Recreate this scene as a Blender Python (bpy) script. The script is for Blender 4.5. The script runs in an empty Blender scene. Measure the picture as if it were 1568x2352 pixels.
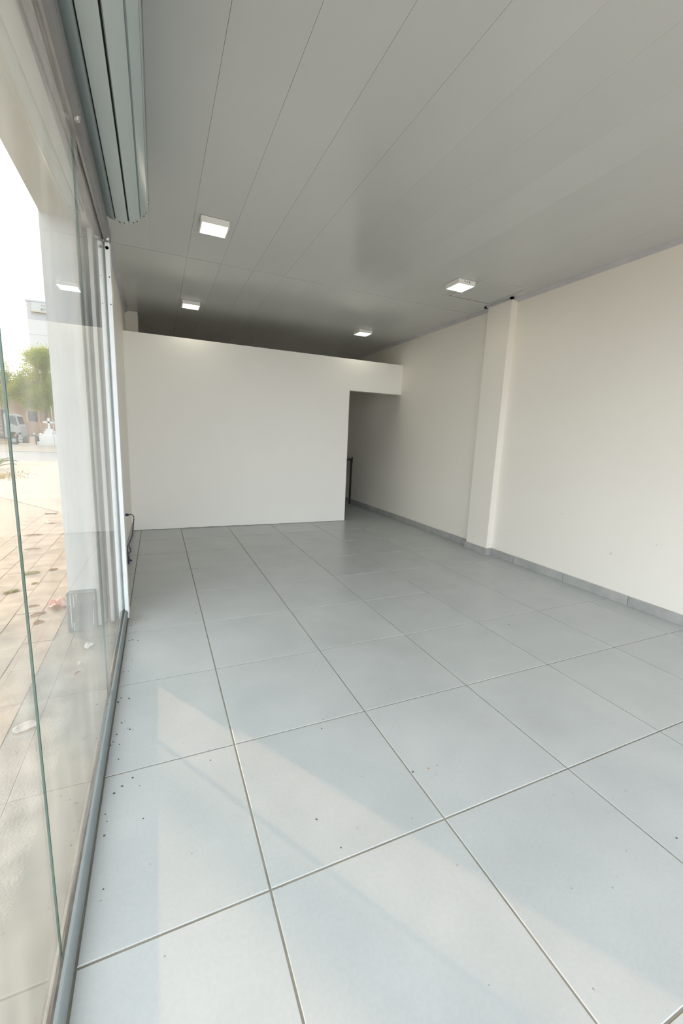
import bpy, bmesh, math, random
from mathutils import Vector, Matrix, noise

random.seed(7)
T = 0.6                      # one floor tile = 0.60 m; room coordinates below are in tiles
scene = bpy.context.scene
C = scene.collection

# ------------------------------------------------------------------ camera, sky, sun, exposure
def make_camera():
    cd = bpy.data.cameras.new('camera')
    cam = bpy.data.objects.new('camera', cd); C.objects.link(cam)
    cd.sensor_fit = 'HORIZONTAL'; cd.sensor_width = 36.0
    cd.lens = 950.24 / 1568.0 * 36.0
    cd.clip_start = 0.02; cd.clip_end = 800
    yaw, pitch, roll = 0.420813, -0.176746, 0.040342
    cy, sy, cp, sp, cr, sr = (math.cos(yaw), math.sin(yaw), math.cos(pitch), math.sin(pitch),
                              math.cos(roll), math.sin(roll))
    f = Vector((sy*cp, cy*cp, sp)); r = Vector((cy, -sy, 0)); u = r.cross(f)
    r2 = r*cr + u*sr; u2 = u*cr - r*sr
    m = Matrix((r2, u2, -f)).transposed().to_4x4()
    m.translation = Vector((-0.41404, -0.56069, 2.09245)) * T
    cam.matrix_world = m
    scene.camera = cam
make_camera()

SKY = 3.1
world = bpy.data.worlds.new('hazy_sky'); scene.world = world
world.use_nodes = True
bgn = world.node_tree.nodes['Background']
bgn.inputs[0].default_value = (0.905, 0.94, 1.0, 1)
bgn.inputs[1].default_value = SKY

sd = bpy.data.lights.new('sun', 'SUN'); sd.energy = 5.0; sd.angle = math.radians(0.6); sd.color = (1.0, 0.62, 0.34)
sun = bpy.data.objects.new('sun', sd); C.objects.link(sun)
el = math.radians(9.0)
to_sun = Vector((-0.5277*math.cos(el), 0.8494*math.cos(el), math.sin(el)))
sun.rotation_euler = to_sun.to_track_quat('Z', 'Y').to_euler()
sun.location = (-10, 15, 6)

vs = scene.view_settings
vs.view_transform = 'Standard'; vs.look = 'None'; vs.gamma = 1.0; vs.exposure = 0.36
vs.use_curve_mapping = False
scene.cycles.max_bounces = 16; scene.cycles.diffuse_bounces = 8; scene.cycles.transparent_max_bounces = 16

# ------------------------------------------------------------------ materials
def mat(name, col, rough=0.6, metal=0.0, spec=0.5, col2=None, scale=3.0, detail=4.0, bump=0.0, bscale=40.0,
        stretch=(1, 1, 1), contrast=(0.35, 0.65), per_object=0.0, coat=0.0):
    m = bpy.data.materials.new(name); m.use_nodes = True
    nt = m.node_tree; b = nt.nodes['Principled BSDF']
    b.inputs['Base Color'].default_value = (*col, 1); b.inputs['Roughness'].default_value = rough
    b.inputs['Metallic'].default_value = metal; b.inputs['Specular IOR Level'].default_value = spec
    b.inputs['Coat Weight'].default_value = coat
    geo = nt.nodes.new('ShaderNodeNewGeometry')
    mp = nt.nodes.new('ShaderNodeMapping'); mp.inputs['Scale'].default_value = stretch
    nt.links.new(geo.outputs['Position'], mp.inputs['Vector'])
    vec = mp.outputs[0]
    if per_object:
        oi = nt.nodes.new('ShaderNodeObjectInfo')
        ml = nt.nodes.new('ShaderNodeMath'); ml.operation = 'MULTIPLY'; ml.inputs[1].default_value = 37.0
        nt.links.new(oi.outputs['Random'], ml.inputs[0])
        ad = nt.nodes.new('ShaderNodeVectorMath'); ad.operation = 'ADD'
        nt.links.new(vec, ad.inputs[0]); nt.links.new(ml.outputs[0], ad.inputs[1]); vec = ad.outputs[0]
    if col2 is not None:
        nz = nt.nodes.new('ShaderNodeTexNoise'); nz.inputs['Scale'].default_value = scale
        nz.inputs['Detail'].default_value = detail
        nt.links.new(vec, nz.inputs['Vector'])
        rp = nt.nodes.new('ShaderNodeValToRGB')
        rp.color_ramp.elements[0].position = contrast[0]; rp.color_ramp.elements[1].position = contrast[1]
        rp.color_ramp.elements[0].color = (*col, 1); rp.color_ramp.elements[1].color = (*col2, 1)
        nt.links.new(nz.outputs[0], rp.inputs[0])
        out = rp.outputs[0]
        if per_object:
            hs = nt.nodes.new('ShaderNodeHueSaturation')
            mr = nt.nodes.new('ShaderNodeMapRange')
            mr.inputs['To Min'].default_value = 1 - per_object; mr.inputs['To Max'].default_value = 1 + per_object
            nt.links.new(oi.outputs['Random'], mr.inputs[0]); nt.links.new(mr.outputs[0], hs.inputs['Value'])
            nt.links.new(out, hs.inputs['Color']); out = hs.outputs[0]
        nt.links.new(out, b.inputs['Base Color'])
    if bump:
        n2 = nt.nodes.new('ShaderNodeTexNoise'); n2.inputs['Scale'].default_value = bscale; n2.inputs['Detail'].default_value = 3
        nt.links.new(vec, n2.inputs['Vector'])
        bp = nt.nodes.new('ShaderNodeBump'); bp.inputs['Strength'].default_value = bump; bp.inputs['Distance'].default_value = 0.01
        nt.links.new(n2.outputs[0], bp.inputs['Height']); nt.links.new(bp.outputs[0], b.inputs['Normal'])
    return m

def emit(name, col, s):
    m = bpy.data.materials.new(name); m.use_nodes = True
    b = m.node_tree.nodes['Principled BSDF']
    b.inputs['Base Color'].default_value = (*col, 1)
    b.inputs['Emission Color'].default_value = (*col, 1); b.inputs['Emission Strength'].default_value = s
    return m

def floor_tile_material():
    m = mat('porcelain_floor_tile', (0.405, 0.43, 0.428), 0.30, spec=0.55, col2=(0.458, 0.48, 0.475), scale=3.5, detail=6,
            contrast=(0.3, 0.7), per_object=0.018)
    nt = m.node_tree; b = nt.nodes['Principled BSDF']
    src = b.inputs['Base Color'].links[0].from_socket
    geo = nt.nodes.new('ShaderNodeNewGeometry')
    # small dark specks of grit in the glaze
    vo = nt.nodes.new('ShaderNodeTexVoronoi'); vo.inputs['Scale'].default_value = 26; vo.inputs['Randomness'].default_value = 1
    nt.links.new(geo.outputs['Position'], vo.inputs['Vector'])
    lt = nt.nodes.new('ShaderNodeMath'); lt.operation = 'LESS_THAN'; lt.inputs[1].default_value = 0.075
    nt.links.new(vo.outputs['Distance'], lt.inputs[0])
    sel = nt.nodes.new('ShaderNodeSeparateColor'); nt.links.new(vo.outputs['Color'], sel.inputs[0])
    gt = nt.nodes.new('ShaderNodeMath'); gt.operation = 'GREATER_THAN'; gt.inputs[1].default_value = 0.80
    nt.links.new(sel.outputs[0], gt.inputs[0])
    mu = nt.nodes.new('ShaderNodeMath'); mu.operation = 'MULTIPLY'
    nt.links.new(lt.outputs[0], mu.inputs[0]); nt.links.new(gt.outputs[0], mu.inputs[1])
    mu2 = nt.nodes.new('ShaderNodeMath'); mu2.operation = 'MULTIPLY'; mu2.inputs[1].default_value = 0.55
    nt.links.new(mu.outputs[0], mu2.inputs[0])
    mx = nt.nodes.new('ShaderNodeMixRGB'); mx.inputs[2].default_value = (0.16, 0.17, 0.16, 1)
    nt.links.new(mu2.outputs[0], mx.inputs[0]); nt.links.new(src, mx.inputs[1])
    # fine grain and scuffed dirt
    nz = nt.nodes.new('ShaderNodeTexNoise'); nz.inputs['Scale'].default_value = 90; nz.inputs['Detail'].default_value = 2
    nt.links.new(geo.outputs['Position'], nz.inputs['Vector'])
    n3 = nt.nodes.new('ShaderNodeTexNoise'); n3.inputs['Scale'].default_value = 1.7; n3.inputs['Detail'].default_value = 7
    n3.inputs['Roughness'].default_value = 0.65
    nt.links.new(geo.outputs['Position'], n3.inputs['Vector'])
    r3 = nt.nodes.new('ShaderNodeMapRange'); r3.inputs['From Min'].default_value = 0.56; r3.inputs['From Max'].default_value = 0.78
    r3.inputs['To Max'].default_value = 0.40
    nt.links.new(n3.outputs[0], r3.inputs[0])
    mx3 = nt.nodes.new('ShaderNodeMixRGB'); mx3.inputs[2].default_value = (0.37, 0.365, 0.34, 1)
    nt.links.new(r3.outputs[0], mx3.inputs[0]); nt.links.new(mx.outputs[0], mx3.inputs[1])
    r1 = nt.nodes.new('ShaderNodeMapRange'); r1.inputs['To Min'].default_value = 0.93; r1.inputs['To Max'].default_value = 1.05
    nt.links.new(nz.outputs[0], r1.inputs[0])
    hs = nt.nodes.new('ShaderNodeHueSaturation'); nt.links.new(r1.outputs[0], hs.inputs['Value']); nt.links.new(mx3.outputs[0], hs.inputs['Color'])
    # brown mud stain by the foot of the door jamb
    vd = nt.nodes.new('ShaderNodeVectorMath'); vd.operation = 'DISTANCE'; vd.inputs[1].default_value = (-0.71*T, 4.33*T, 0)
    nt.links.new(geo.outputs['Position'], vd.inputs[0])
    n4 = nt.nodes.new('ShaderNodeTexNoise'); n4.inputs['Scale'].default_value = 14
    nt.links.new(geo.outputs['Position'], n4.inputs['Vector'])
    m4 = nt.nodes.new('ShaderNodeMath'); m4.operation = 'MULTIPLY_ADD'; m4.inputs[1].default_value = 0.10
    nt.links.new(n4.outputs[0], m4.inputs[0]); nt.links.new(vd.outputs['Value'], m4.inputs[2])
    r4 = nt.nodes.new('ShaderNodeMapRange'); r4.inputs['From Min'].default_value = 0.05; r4.inputs['From Max'].default_value = 0.16
    r4.inputs['To Min'].default_value = 0.55; r4.inputs['To Max'].default_value = 0.0
    nt.links.new(m4.outputs[0], r4.inputs[0])
    mx4 = nt.nodes.new('ShaderNodeMixRGB'); mx4.inputs[2].default_value = (0.24, 0.21, 0.15, 1)
    nt.links.new(r4.outputs[0], mx4.inputs[0]); nt.links.new(hs.outputs[0], mx4.inputs[1])
    nt.links.new(mx4.outputs[0], b.inputs['Base Color'])
    return m

def glass_material():
    m = bpy.data.materials.new('dusty_clear_glass'); m.use_nodes = True
    nt = m.node_tree; nt.nodes.clear()
    out = nt.nodes.new('ShaderNodeOutputMaterial')
    tr = nt.nodes.new('ShaderNodeBsdfTransparent'); tr.inputs[0].default_value = (0.885, 0.90, 0.888, 1)
    gl = nt.nodes.new('ShaderNodeBsdfGlossy'); gl.inputs['Roughness'].default_value = 0.0; gl.inputs[0].default_value = (1, 1, 1, 1)
    lw = nt.nodes.new('ShaderNodeLayerWeight'); lw.inputs[0].default_value = 0.5
    pw = nt.nodes.new('ShaderNodeMath'); pw.operation = 'POWER'; pw.inputs[1].default_value = 5
    nt.links.new(lw.outputs['Facing'], pw.inputs[0])
    ma = nt.nodes.new('ShaderNodeMath'); ma.operation = 'MULTIPLY_ADD'; ma.inputs[1].default_value = 0.6; ma.inputs[2].default_value = 0.035
    nt.links.new(pw.outputs[0], ma.inputs[0])
    mx = nt.nodes.new('ShaderNodeMixShader')
    nt.links.new(ma.outputs[0], mx.inputs[0]); nt.links.new(tr.outputs[0], mx.inputs[1]); nt.links.new(gl.outputs[0], mx.inputs[2])
    # thin film of dried dust with vertical wipe streaks
    geo = nt.nodes.new('ShaderNodeNewGeometry')
    mp = nt.nodes.new('ShaderNodeMapping'); mp.inputs['Scale'].default_value = (1, 5.0, 0.7)
    mp.inputs['Rotation'].default_value = (0.22, 0, 0)
    nt.links.new(geo.outputs['Position'], mp.inputs[0])
    nz = nt.nodes.new('ShaderNodeTexNoise'); nz.inputs['Scale'].default_value = 3.0; nz.inputs['Detail'].default_value = 7
    nt.links.new(mp.outputs[0], nz.inputs['Vector'])
    mr = nt.nodes.new('ShaderNodeMapRange'); mr.inputs['From Min'].default_value = 0.42; mr.inputs['From Max'].default_value = 0.78
    mr.inputs['To Min'].default_value = 0.022; mr.inputs['To Max'].default_value = 0.14
    nt.links.new(nz.outputs[0], mr.inputs[0])
    df = nt.nodes.new('ShaderNodeBsdfDiffuse'); df.inputs[0].default_value = (0.8, 0.8, 0.77, 1)
    tl = nt.nodes.new('ShaderNodeBsdfTranslucent'); tl.inputs[0].default_value = (0.8, 0.8, 0.77, 1)
    md = nt.nodes.new('ShaderNodeMixShader'); md.inputs[0].default_value = 0.5
    nt.links.new(df.outputs[0], md.inputs[1]); nt.links.new(tl.outputs[0], md.inputs[2])
    mx2 = nt.nodes.new('ShaderNodeMixShader')
    nt.links.new(mr.outputs[0], mx2.inputs[0]); nt.links.new(mx.outputs[0], mx2.inputs[1]); nt.links.new(md.outputs[0], mx2.inputs[2])
    nt.links.new(mx2.outputs[0], out.inputs[0])
    return m

def leaf_material(name, c, t):
    m = bpy.data.materials.new(name); m.use_nodes = True
    nt = m.node_tree; nt.nodes.clear()
    out = nt.nodes.new('ShaderNodeOutputMaterial')
    df = nt.nodes.new('ShaderNodeBsdfDiffuse'); df.inputs[0].default_value = (*c, 1)
    tl = nt.nodes.new('ShaderNodeBsdfTranslucent'); tl.inputs[0].default_value = (*t, 1)
    oi = nt.nodes.new('ShaderNodeNewGeometry')
    mr = nt.nodes.new('ShaderNodeMapRange'); mr.inputs['To Min'].default_value = 0.6; mr.inputs['To Max'].default_value = 1.25
    nt.links.new(oi.outputs['Random Per Island'], mr.inputs[0])
    for nd, cc in ((df, c), (tl, t)):
        hs = nt.nodes.new('ShaderNodeHueSaturation'); hs.inputs['Color'].default_value = (*cc, 1)
        nt.links.new(mr.outputs[0], hs.inputs['Value']); nt.links.new(hs.outputs[0], nd.inputs[0])
    ms = nt.nodes.new('ShaderNodeMixShader'); ms.inputs[0].default_value = 0.5
    nt.links.new(df.outputs[0], ms.inputs[1]); nt.links.new(tl.outputs[0], ms.inputs[2])
    nt.links.new(ms.outputs[0], out.inputs[0])
    return m

M = {
 'tile': floor_tile_material(),
 'grout': mat('beige_grout', (0.22, 0.205, 0.165), 0.9, col2=(0.28, 0.26, 0.21), scale=9),
 'wall': mat('white_wall_paint', (0.845, 0.815, 0.75), 0.5, spec=0.35, col2=(0.865, 0.835, 0.77), scale=1.2, bump=0.04, bscale=30),
 'partition': mat('white_partition_paint', (0.93, 0.925, 0.885), 0.5, spec=0.35, col2=(0.94, 0.935, 0.895), scale=1.5, bump=0.03, bscale=30),
 'skirting': mat('grey_skirting_tile', (0.35, 0.355, 0.345), 0.5, col2=(0.43, 0.435, 0.42), scale=9, detail=6, per_object=0.05),
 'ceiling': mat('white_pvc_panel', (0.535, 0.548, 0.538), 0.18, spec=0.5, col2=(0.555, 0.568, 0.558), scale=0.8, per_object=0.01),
 'seam': mat('grey_pvc_joint', (0.22, 0.22, 0.21), 0.5, col2=(0.26, 0.26, 0.25)),
 'cornice': mat('lilac_grey_cornice', (0.50, 0.49, 0.52), 0.45, col2=(0.56, 0.55, 0.58), scale=6),
 'alu': mat('white_powder_aluminium', (0.72, 0.75, 0.76), 0.35, spec=0.5, col2=(0.76, 0.79, 0.80), scale=8),
 'rail': mat('grey_anodised_rail', (0.22, 0.255, 0.26), 0.5, spec=0.3, col2=(0.25, 0.285, 0.29), scale=12),
 'header': mat('warm_grey_header', (0.19, 0.185, 0.19), 0.45, col2=(0.22, 0.215, 0.215), scale=6),
 'gasket': mat('dark_rubber_gasket', (0.05, 0.05, 0.045), 0.7, col2=(0.09, 0.085, 0.07), scale=30),
 'glass': glass_material(),
 'glass_edge': mat('green_glass_edge', (0.004, 0.05, 0.032), 0.5, col2=(0.01, 0.075, 0.05), scale=6),
 'slat': mat('grey_green_shutter_slat', (0.43, 0.50, 0.495), 0.38, spec=0.4, col2=(0.455, 0.525, 0.515), scale=2.5, stretch=(1, .3, 1)),
 'black': mat('black_gap', (0.012, 0.014, 0.014), 0.8, col2=(0.02, 0.02, 0.02)),
 'steel': mat('bolt_steel', (0.45, 0.45, 0.45), 0.3, metal=0.8, col2=(0.55, 0.55, 0.55), scale=40),
 'housing': mat('white_lamp_housing', (0.92, 0.92, 0.90), 0.4, col2=(0.93, 0.93, 0.91)),
 'led': emit('lit_led_diffuser', (1.0, 0.94, 0.76), 12.0),
 'column': mat('pale_column_paint', (0.65, 0.665, 0.67), 0.7, col2=(0.70, 0.71, 0.70), scale=2.2, detail=6, bump=0.05),
 'plinth': mat('bare_grey_cement', (0.22, 0.23, 0.222), 0.85, col2=(0.34, 0.35, 0.335), scale=7, detail=8, bump=0.25, bscale=60),
 'board': mat('pinkish_white_board', (0.68, 0.66, 0.64), 0.6, col2=(0.72, 0.70, 0.68), scale=4),
 'beam': mat('cream_beam_render', (0.62, 0.61, 0.54), 0.8, col2=(0.70, 0.68, 0.61), scale=2.4, detail=7, bump=0.06),
 'paver': mat('concrete_paver', (0.30, 0.245, 0.19), 0.9, col2=(0.45, 0.37, 0.285), scale=6, detail=8, bump=0.35, bscale=45, per_object=0.06),
 'ground': mat('dusty_ground', (0.32, 0.27, 0.205), 0.95, col2=(0.45, 0.375, 0.29), scale=0.5, detail=9, bump=0.2, bscale=12),
 'cement': mat('rough_cement_band', (0.23, 0.21, 0.175), 0.9, col2=(0.36, 0.335, 0.285), scale=9, detail=9, bump=0.5, bscale=120),
 'sill': mat('grey_sill_tile', (0.28, 0.295, 0.30), 0.6, col2=(0.36, 0.37, 0.365), scale=4, detail=6, per_object=0.03),
 'asphalt': mat('pale_asphalt', (0.225, 0.23, 0.23), 0.9, col2=(0.26, 0.26, 0.255), scale=1.0, detail=8),
 'kerb': mat('concrete_kerb', (0.36, 0.315, 0.26), 0.9, col2=(0.44, 0.39, 0.32), scale=2),
 'verge': mat('sandy_verge', (0.25, 0.215, 0.17), 0.95, col2=(0.32, 0.275, 0.22), scale=0.7, detail=8),
 'whitewash': mat('whitewashed_stone', (0.56, 0.56, 0.55), 0.8, col2=(0.60, 0.60, 0.59), scale=2),
 'wood': mat('weathered_fence_wood', (0.30, 0.19, 0.13), 0.9, col2=(0.42, 0.29, 0.21), scale=3, stretch=(6, 6, 1), per_object=0.12),
 'house': mat('faded_brick_house', (0.40, 0.27, 0.20), 0.9, col2=(0.52, 0.38, 0.29), scale=1.4, detail=6),
 'house_frame': mat('cream_window_surround', (0.62, 0.50, 0.38), 0.8, col2=(0.68, 0.56, 0.44), scale=2),
 'dark_glass': mat('dark_window_glass', (0.05, 0.06, 0.07), 0.15, col2=(0.07, 0.08, 0.09)),
 'truck_white': mat('white_truck_paint', (0.27, 0.28, 0.27), 0.45, col2=(0.30, 0.31, 0.30), scale=2),
 'truck_dark': mat('dark_truck_bed', (0.10, 0.09, 0.08), 0.7, col2=(0.17, 0.14, 0.12), scale=3),
 'rubber': mat('tyre_rubber', (0.03, 0.03, 0.03), 0.8, col2=(0.05, 0.05, 0.05)),
 'red': mat('red_reflector', (0.50, 0.10, 0.08), 0.5, col2=(0.58, 0.14, 0.10)),
 'bark': mat('tree_bark', (0.16, 0.12, 0.085), 0.95, col2=(0.26, 0.20, 0.14), scale=6),
 'leaf': leaf_material('sunlit_leaves', (0.19, 0.25, 0.035), (0.60, 0.62, 0.06)),
 'leaf2': leaf_material('agave_leaves', (0.22, 0.24, 0.07), (0.34, 0.34, 0.08)),
 'straw': leaf_material('dry_grass', (0.40, 0.30, 0.14), (0.40, 0.30, 0.14)),
 'building': mat('white_apartment_render', (0.50, 0.51, 0.52), 0.8, col2=(0.52, 0.53, 0.54), scale=0.1),
 'sign': mat('pale_sign_board', (0.53, 0.56, 0.55), 0.5, col2=(0.55, 0.57, 0.56)),
 'ledge': mat('sandy_ledge', (0.55, 0.49, 0.38), 0.8, col2=(0.58, 0.52, 0.42)),
 'grey_letter': mat('grey_letters', (0.22, 0.22, 0.22), 0.6, col2=(0.25, 0.25, 0.25)),
 'pink_letter': mat('faded_red_letters', (0.62, 0.42, 0.44), 0.6, col2=(0.64, 0.45, 0.46)),
 'cable': mat('navy_blue_cable', (0.025, 0.025, 0.05), 0.45, col2=(0.035, 0.035, 0.07)),
 'plug': mat('indigo_plug', (0.035, 0.03, 0.12), 0.45, col2=(0.05, 0.04, 0.15)),
 'blackmetal': mat('worn_black_metal', (0.012, 0.012, 0.012), 0.5, col2=(0.02, 0.02, 0.018), scale=8),
 'paper': mat('crumpled_white_paper', (0.78, 0.76, 0.73), 0.8, col2=(0.82, 0.80, 0.78), scale=12),
 'pinkpaper': mat('pink_and_white_wrapper', (0.72, 0.42, 0.34), 0.7, col2=(0.80, 0.74, 0.70), scale=9, contrast=(0.45, 0.55)),
 'dryleaf': mat('dry_brown_leaf', (0.36, 0.20, 0.11), 0.9, col2=(0.46, 0.29, 0.17), scale=20),
 'greenleaf': mat('wilted_green_leaf', (0.28, 0.26, 0.08), 0.9, col2=(0.38, 0.33, 0.12), scale=20),
 'bag': mat('black_rubbish_bag', (0.03, 0.035, 0.03), 0.35, col2=(0.06, 0.06, 0.05), scale=6),
 'cardboard': mat('brown_cardboard', (0.36, 0.25, 0.17), 0.85, col2=(0.42, 0.30, 0.21), scale=4),
 'sack': mat('dusty_white_sack', (0.62, 0.58, 0.54), 0.8, col2=(0.70, 0.66, 0.62), scale=5),
 'grit': mat('dark_floor_grit', (0.04, 0.045, 0.04), 0.9, col2=(0.08, 0.08, 0.06)),
 'pole': mat('galvanised_pole', (0.35, 0.36, 0.37), 0.5, metal=0.4, col2=(0.40, 0.41, 0.42)),
}

# ------------------------------------------------------------------ mesh helpers (all input in tiles)
def V(*p): return Vector(p) * T
class B:
    """collects simple solids (coordinates in tiles, world space) into one mesh"""
    def __init__(s): s.bm = bmesh.new()
    def box(s, x0, x1, y0, y1, z0, z1, ch=0.0):
        r = bmesh.ops.create_cube(s.bm, size=1)
        vv = r['verts']
        for v in vv:
            v.co = V(x0 + (v.co.x + .5)*(x1-x0), y0 + (v.co.y + .5)*(y1-y0), z0 + (v.co.z + .5)*(z1-z0))
        if ch:
            ed = {e for v in vv for e in v.link_edges}
            bmesh.ops.bevel(s.bm, geom=list(ed), offset=ch*T, segments=1, affect='EDGES', profile=.5)
        return s
    def cyl(s, a, b, r0, r1=None, n=16, caps=True):
        r1 = r0 if r1 is None else r1
        a = V(*a); b = V(*b); d = (b-a)
        q = d.normalized().to_track_quat('Z', 'Y').to_matrix()
        ra, rb = [], []
        for i in range(n):
            t = 2*math.pi*i/n; o = q @ Vector((math.cos(t), math.sin(t), 0))
            ra.append(s.bm.verts.new(a + o*r0*T)); rb.append(s.bm.verts.new(b + o*r1*T))
        for i in range(n):
            j = (i+1) % n; s.bm.faces.new((ra[i], ra[j], rb[j], rb[i]))
        if caps:
            s.bm.faces.new(list(reversed(ra))); s.bm.faces.new(rb)
        return s
    def prism(s, prof, y0, y1, axis='y'):
        """prof: list of 2D points; extruded along axis"""
        def P(u, w, t): return V(u, t, w) if axis == 'y' else (V(t, u, w) if axis == 'x' else V(u, w, t))
        a = [s.bm.verts.new(P(u, w, y0)) for u, w in prof]; b = [s.bm.verts.new(P(u, w, y1)) for u, w in prof]
        n = len(prof)
        s.bm.faces.new(a); s.bm.faces.new(list(reversed(b)))
        for i in range(n):
            j = (i+1) % n; s.bm.faces.new((a[j], a[i], b[i], b[j]))
        return s
    def tube(s, pts, r, n=8):
        P = [V(*p) for p in pts]; rings = []
        for i, p in enumerate(P):
            d = (P[min(i+1, len(P)-1)] - P[max(i-1, 0)]).normalized()
            q = d.to_track_quat('Z', 'Y').to_matrix()
            rr = r[i] if isinstance(r, (list, tuple)) else r
            rings.append([s.bm.verts.new(p + q @ Vector((math.cos(2*math.pi*k/n), math.sin(2*math.pi*k/n), 0))*rr*T) for k in range(n)])
        for a, b in zip(rings, rings[1:]):
            for k in range(n): s.bm.faces.new((a[k], a[(k+1) % n], b[(k+1) % n], b[k]))
        s.bm.faces.new(list(reversed(rings[0]))); s.bm.faces.new(rings[-1])
        return s
    def blob(s, c, rx, ry, rz, amp=0.25, freq=2.0, sub=3, seed=0):
        r = bmesh.ops.create_icosphere(s.bm, subdivisions=sub, radius=1)
        for v in r['verts']:
            n = noise.noise(v.co*freq + Vector((seed*3.1, seed*1.7, seed)))
            k = 1 + amp*n
            v.co = V(c[0] + v.co.x*rx*k, c[1] + v.co.y*ry*k, c[2] + max(v.co.z, -0.75)*rz*k)
        return s
    def quad(s, *p):
        s.bm.faces.new([s.bm.verts.new(V(*q)) for q in p]); return s

def put(name, b, material, parent=None, origin=None, smooth=False, kind=None):
    bm = b.bm if isinstance(b, B) else b
    bmesh.ops.recalc_face_normals(bm, faces=bm.faces)
    if parent is not None: o0 = parent.matrix_world.translation if parent.parent is None else parent['_w']
    o0 = Vector(parent['_w']) if parent is not None else (V(*origin) if origin else Vector((0, 0, 0)))
    bmesh.ops.translate(bm, verts=bm.verts, vec=-o0)
    me = bpy.data.meshes.new(name); bm.to_mesh(me); bm.free()
    if smooth:
        for p in me.polygons: p.use_smooth = True
    for m in (material if isinstance(material, (list, tuple)) else [material]): me.materials.append(m)
    o = bpy.data.objects.new(name, me); C.objects.link(o)
    if parent is not None: o.parent = parent
    else: o.location = o0
    o['_w'] = list(o0)
    if kind: o['kind'] = kind
    return o

def inst(name, me, loc, parent):
    o = bpy.data.objects.new(name, me); C.objects.link(o)
    o.parent = parent; o.location = V(*loc) - Vector(parent['_w'])
    o['_w'] = list(V(*loc))
    return o

def thing(name, label, cat, origin, group=None, kind=None):
    o = bpy.data.objects.new(name, None); C.objects.link(o)
    o.empty_display_size = 0.05
    o.location = V(*origin); o['_w'] = list(V(*origin))
    tag(o, label, cat, group, kind); return o

def tag(o, label, cat, group=None, kind=None):
    o['label'] = label; o['category'] = cat
    if group: o['group'] = group
    if kind: o['kind'] = kind
    return o

# ------------------------------------------------------------------ the room shell
H = 4.58                      # ceiling height (tiles)
XR = 5.39                     # right wall face
XL = -0.945                   # left wall face behind the jamb
YB = 13.2                     # rear wall of the back room
YF = -2.2                     # shop front behind the camera
YP0, YP1 = 8.95, 9.10         # partition
YJ = 4.42                     # door jamb where the glazing ends
XG = -0.822                   # glazing plane

# floor: grout bed with single porcelain tiles
fl = put('floor', B().box(XL-.12, XR+.2, YF-.2, YB+.2, -0.10, -0.005), M['grout'], origin=(0, 0, 0))
tag(fl, 'floor of large pale grey porcelain tiles with beige joints', 'floor', kind='structure')
J = 0.0048
def tile_mesh(w, d):
    bm = bmesh.new()
    a, c, z0, z1 = 0.0, 0.003, -0.02, 0.0
    x0, x1, y0, y1 = J, w-J, J, d-J
    lo = [bm.verts.new(V(*p)) for p in ((x0, y0, z0), (x1, y0, z0), (x1, y1, z0), (x0, y1, z0))]
    md = [bm.verts.new(V(*p)) for p in ((x0, y0, z1-c), (x1, y0, z1-c), (x1, y1, z1-c), (x0, y1, z1-c))]
    hi = [bm.verts.new(V(*p)) for p in ((x0+c, y0+c, z1), (x1-c, y0+c, z1), (x1-c, y1-c, z1), (x0+c, y1-c, z1))]
    bm.faces.new(hi)
    for A, Bq in ((lo, md), (md, hi)):
        for i in range(4):
            j = (i+1) % 4; bm.faces.new((A[i], A[j], Bq[j], Bq[i]))
    me = bpy.data.meshes.new('floor_tile'); bm.to_mesh(me); bm.free(); me.materials.append(M['tile']); return me
cols = [-0.78, 0, 1, 2, 3, 4, 5, XR]
rows = [YF] + list(range(-2, 13)) + [YB]
cache = {}
for x0, x1 in zip(cols, cols[1:]):
    for y0, y1 in zip(rows, rows[1:]):
        k = (round(x1-x0, 3), round(y1-y0, 3))
        if k not in cache: cache[k] = tile_mesh(*k)
        inst('tile', cache[k], (x0, y0, 0), fl)
# strip of tile between the left wall and the glazing line behind the jamb
for y0, y1 in zip([YJ+.1]+list(range(5, 13)), list(range(5, 13))+[YB]):
    k = (round(-.78-XL, 3), round(y1-y0, 3))
    if k not in cache: cache[k] = tile_mesh(*k)
    inst('tile', cache[k], (XL, y0, 0), fl)

# right wall with pilaster
wr = put('wall_right', B().box(XR, XR+.25, YF, YB, -.1, H+.3), M['wall'], origin=(XR, 5, 0))
tag(wr, 'long right-hand wall painted warm white', 'wall', kind='structure')
put('pilaster', B().box(5.255, XR+.02, 5.30, 5.86, -.02, H), M['wall'], wr)
# tiny scuffs on the wall (dents)
for (y, z) in ((3.05, .62), (3.9, 1.05), (4.9, .55), (2.5, .9)):
    put('scuff', B().box(XR-.002, XR+.01, y, y+.007, z, z+.035 if y == 3.05 else z+.010), M['plinth'], wr)
# left wall behind the jamb
wl = put('wall_left', B().box(XL-.25, XL, YJ+.12, YB, -.1, H+.3), M['wall'], origin=(XL, 7, 0))
tag(wl, 'narrow left wall beyond the door jamb, white', 'wall', kind='structure')
put('pilaster', B().box(XL-.02, -0.70, 9.95, 10.4, -.02, H), M['wall'], wl)
# rear wall
wb = put('wall_back', B().box(XL-.25, XR+.25, YB, YB+.2, -.1, H+.3), M['wall'], origin=(2, YB, 0))
tag(wb, 'dim rear wall of the back room behind the partition', 'wall', kind='structure')
# partition with doorway
pb = B()
pb.prism([(XL, 0.0), (3.93, 0.0), (3.93, 3.245), (XR, 3.245), (XR, 3.975), (XL, 3.975)], YP0, YP1)
wp = put('wall_partition', pb, M['partition'], origin=(2, YP0, 0))
tag(wp, 'free-standing white partition wall with a doorway at its right end', 'wall', kind='structure')
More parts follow.
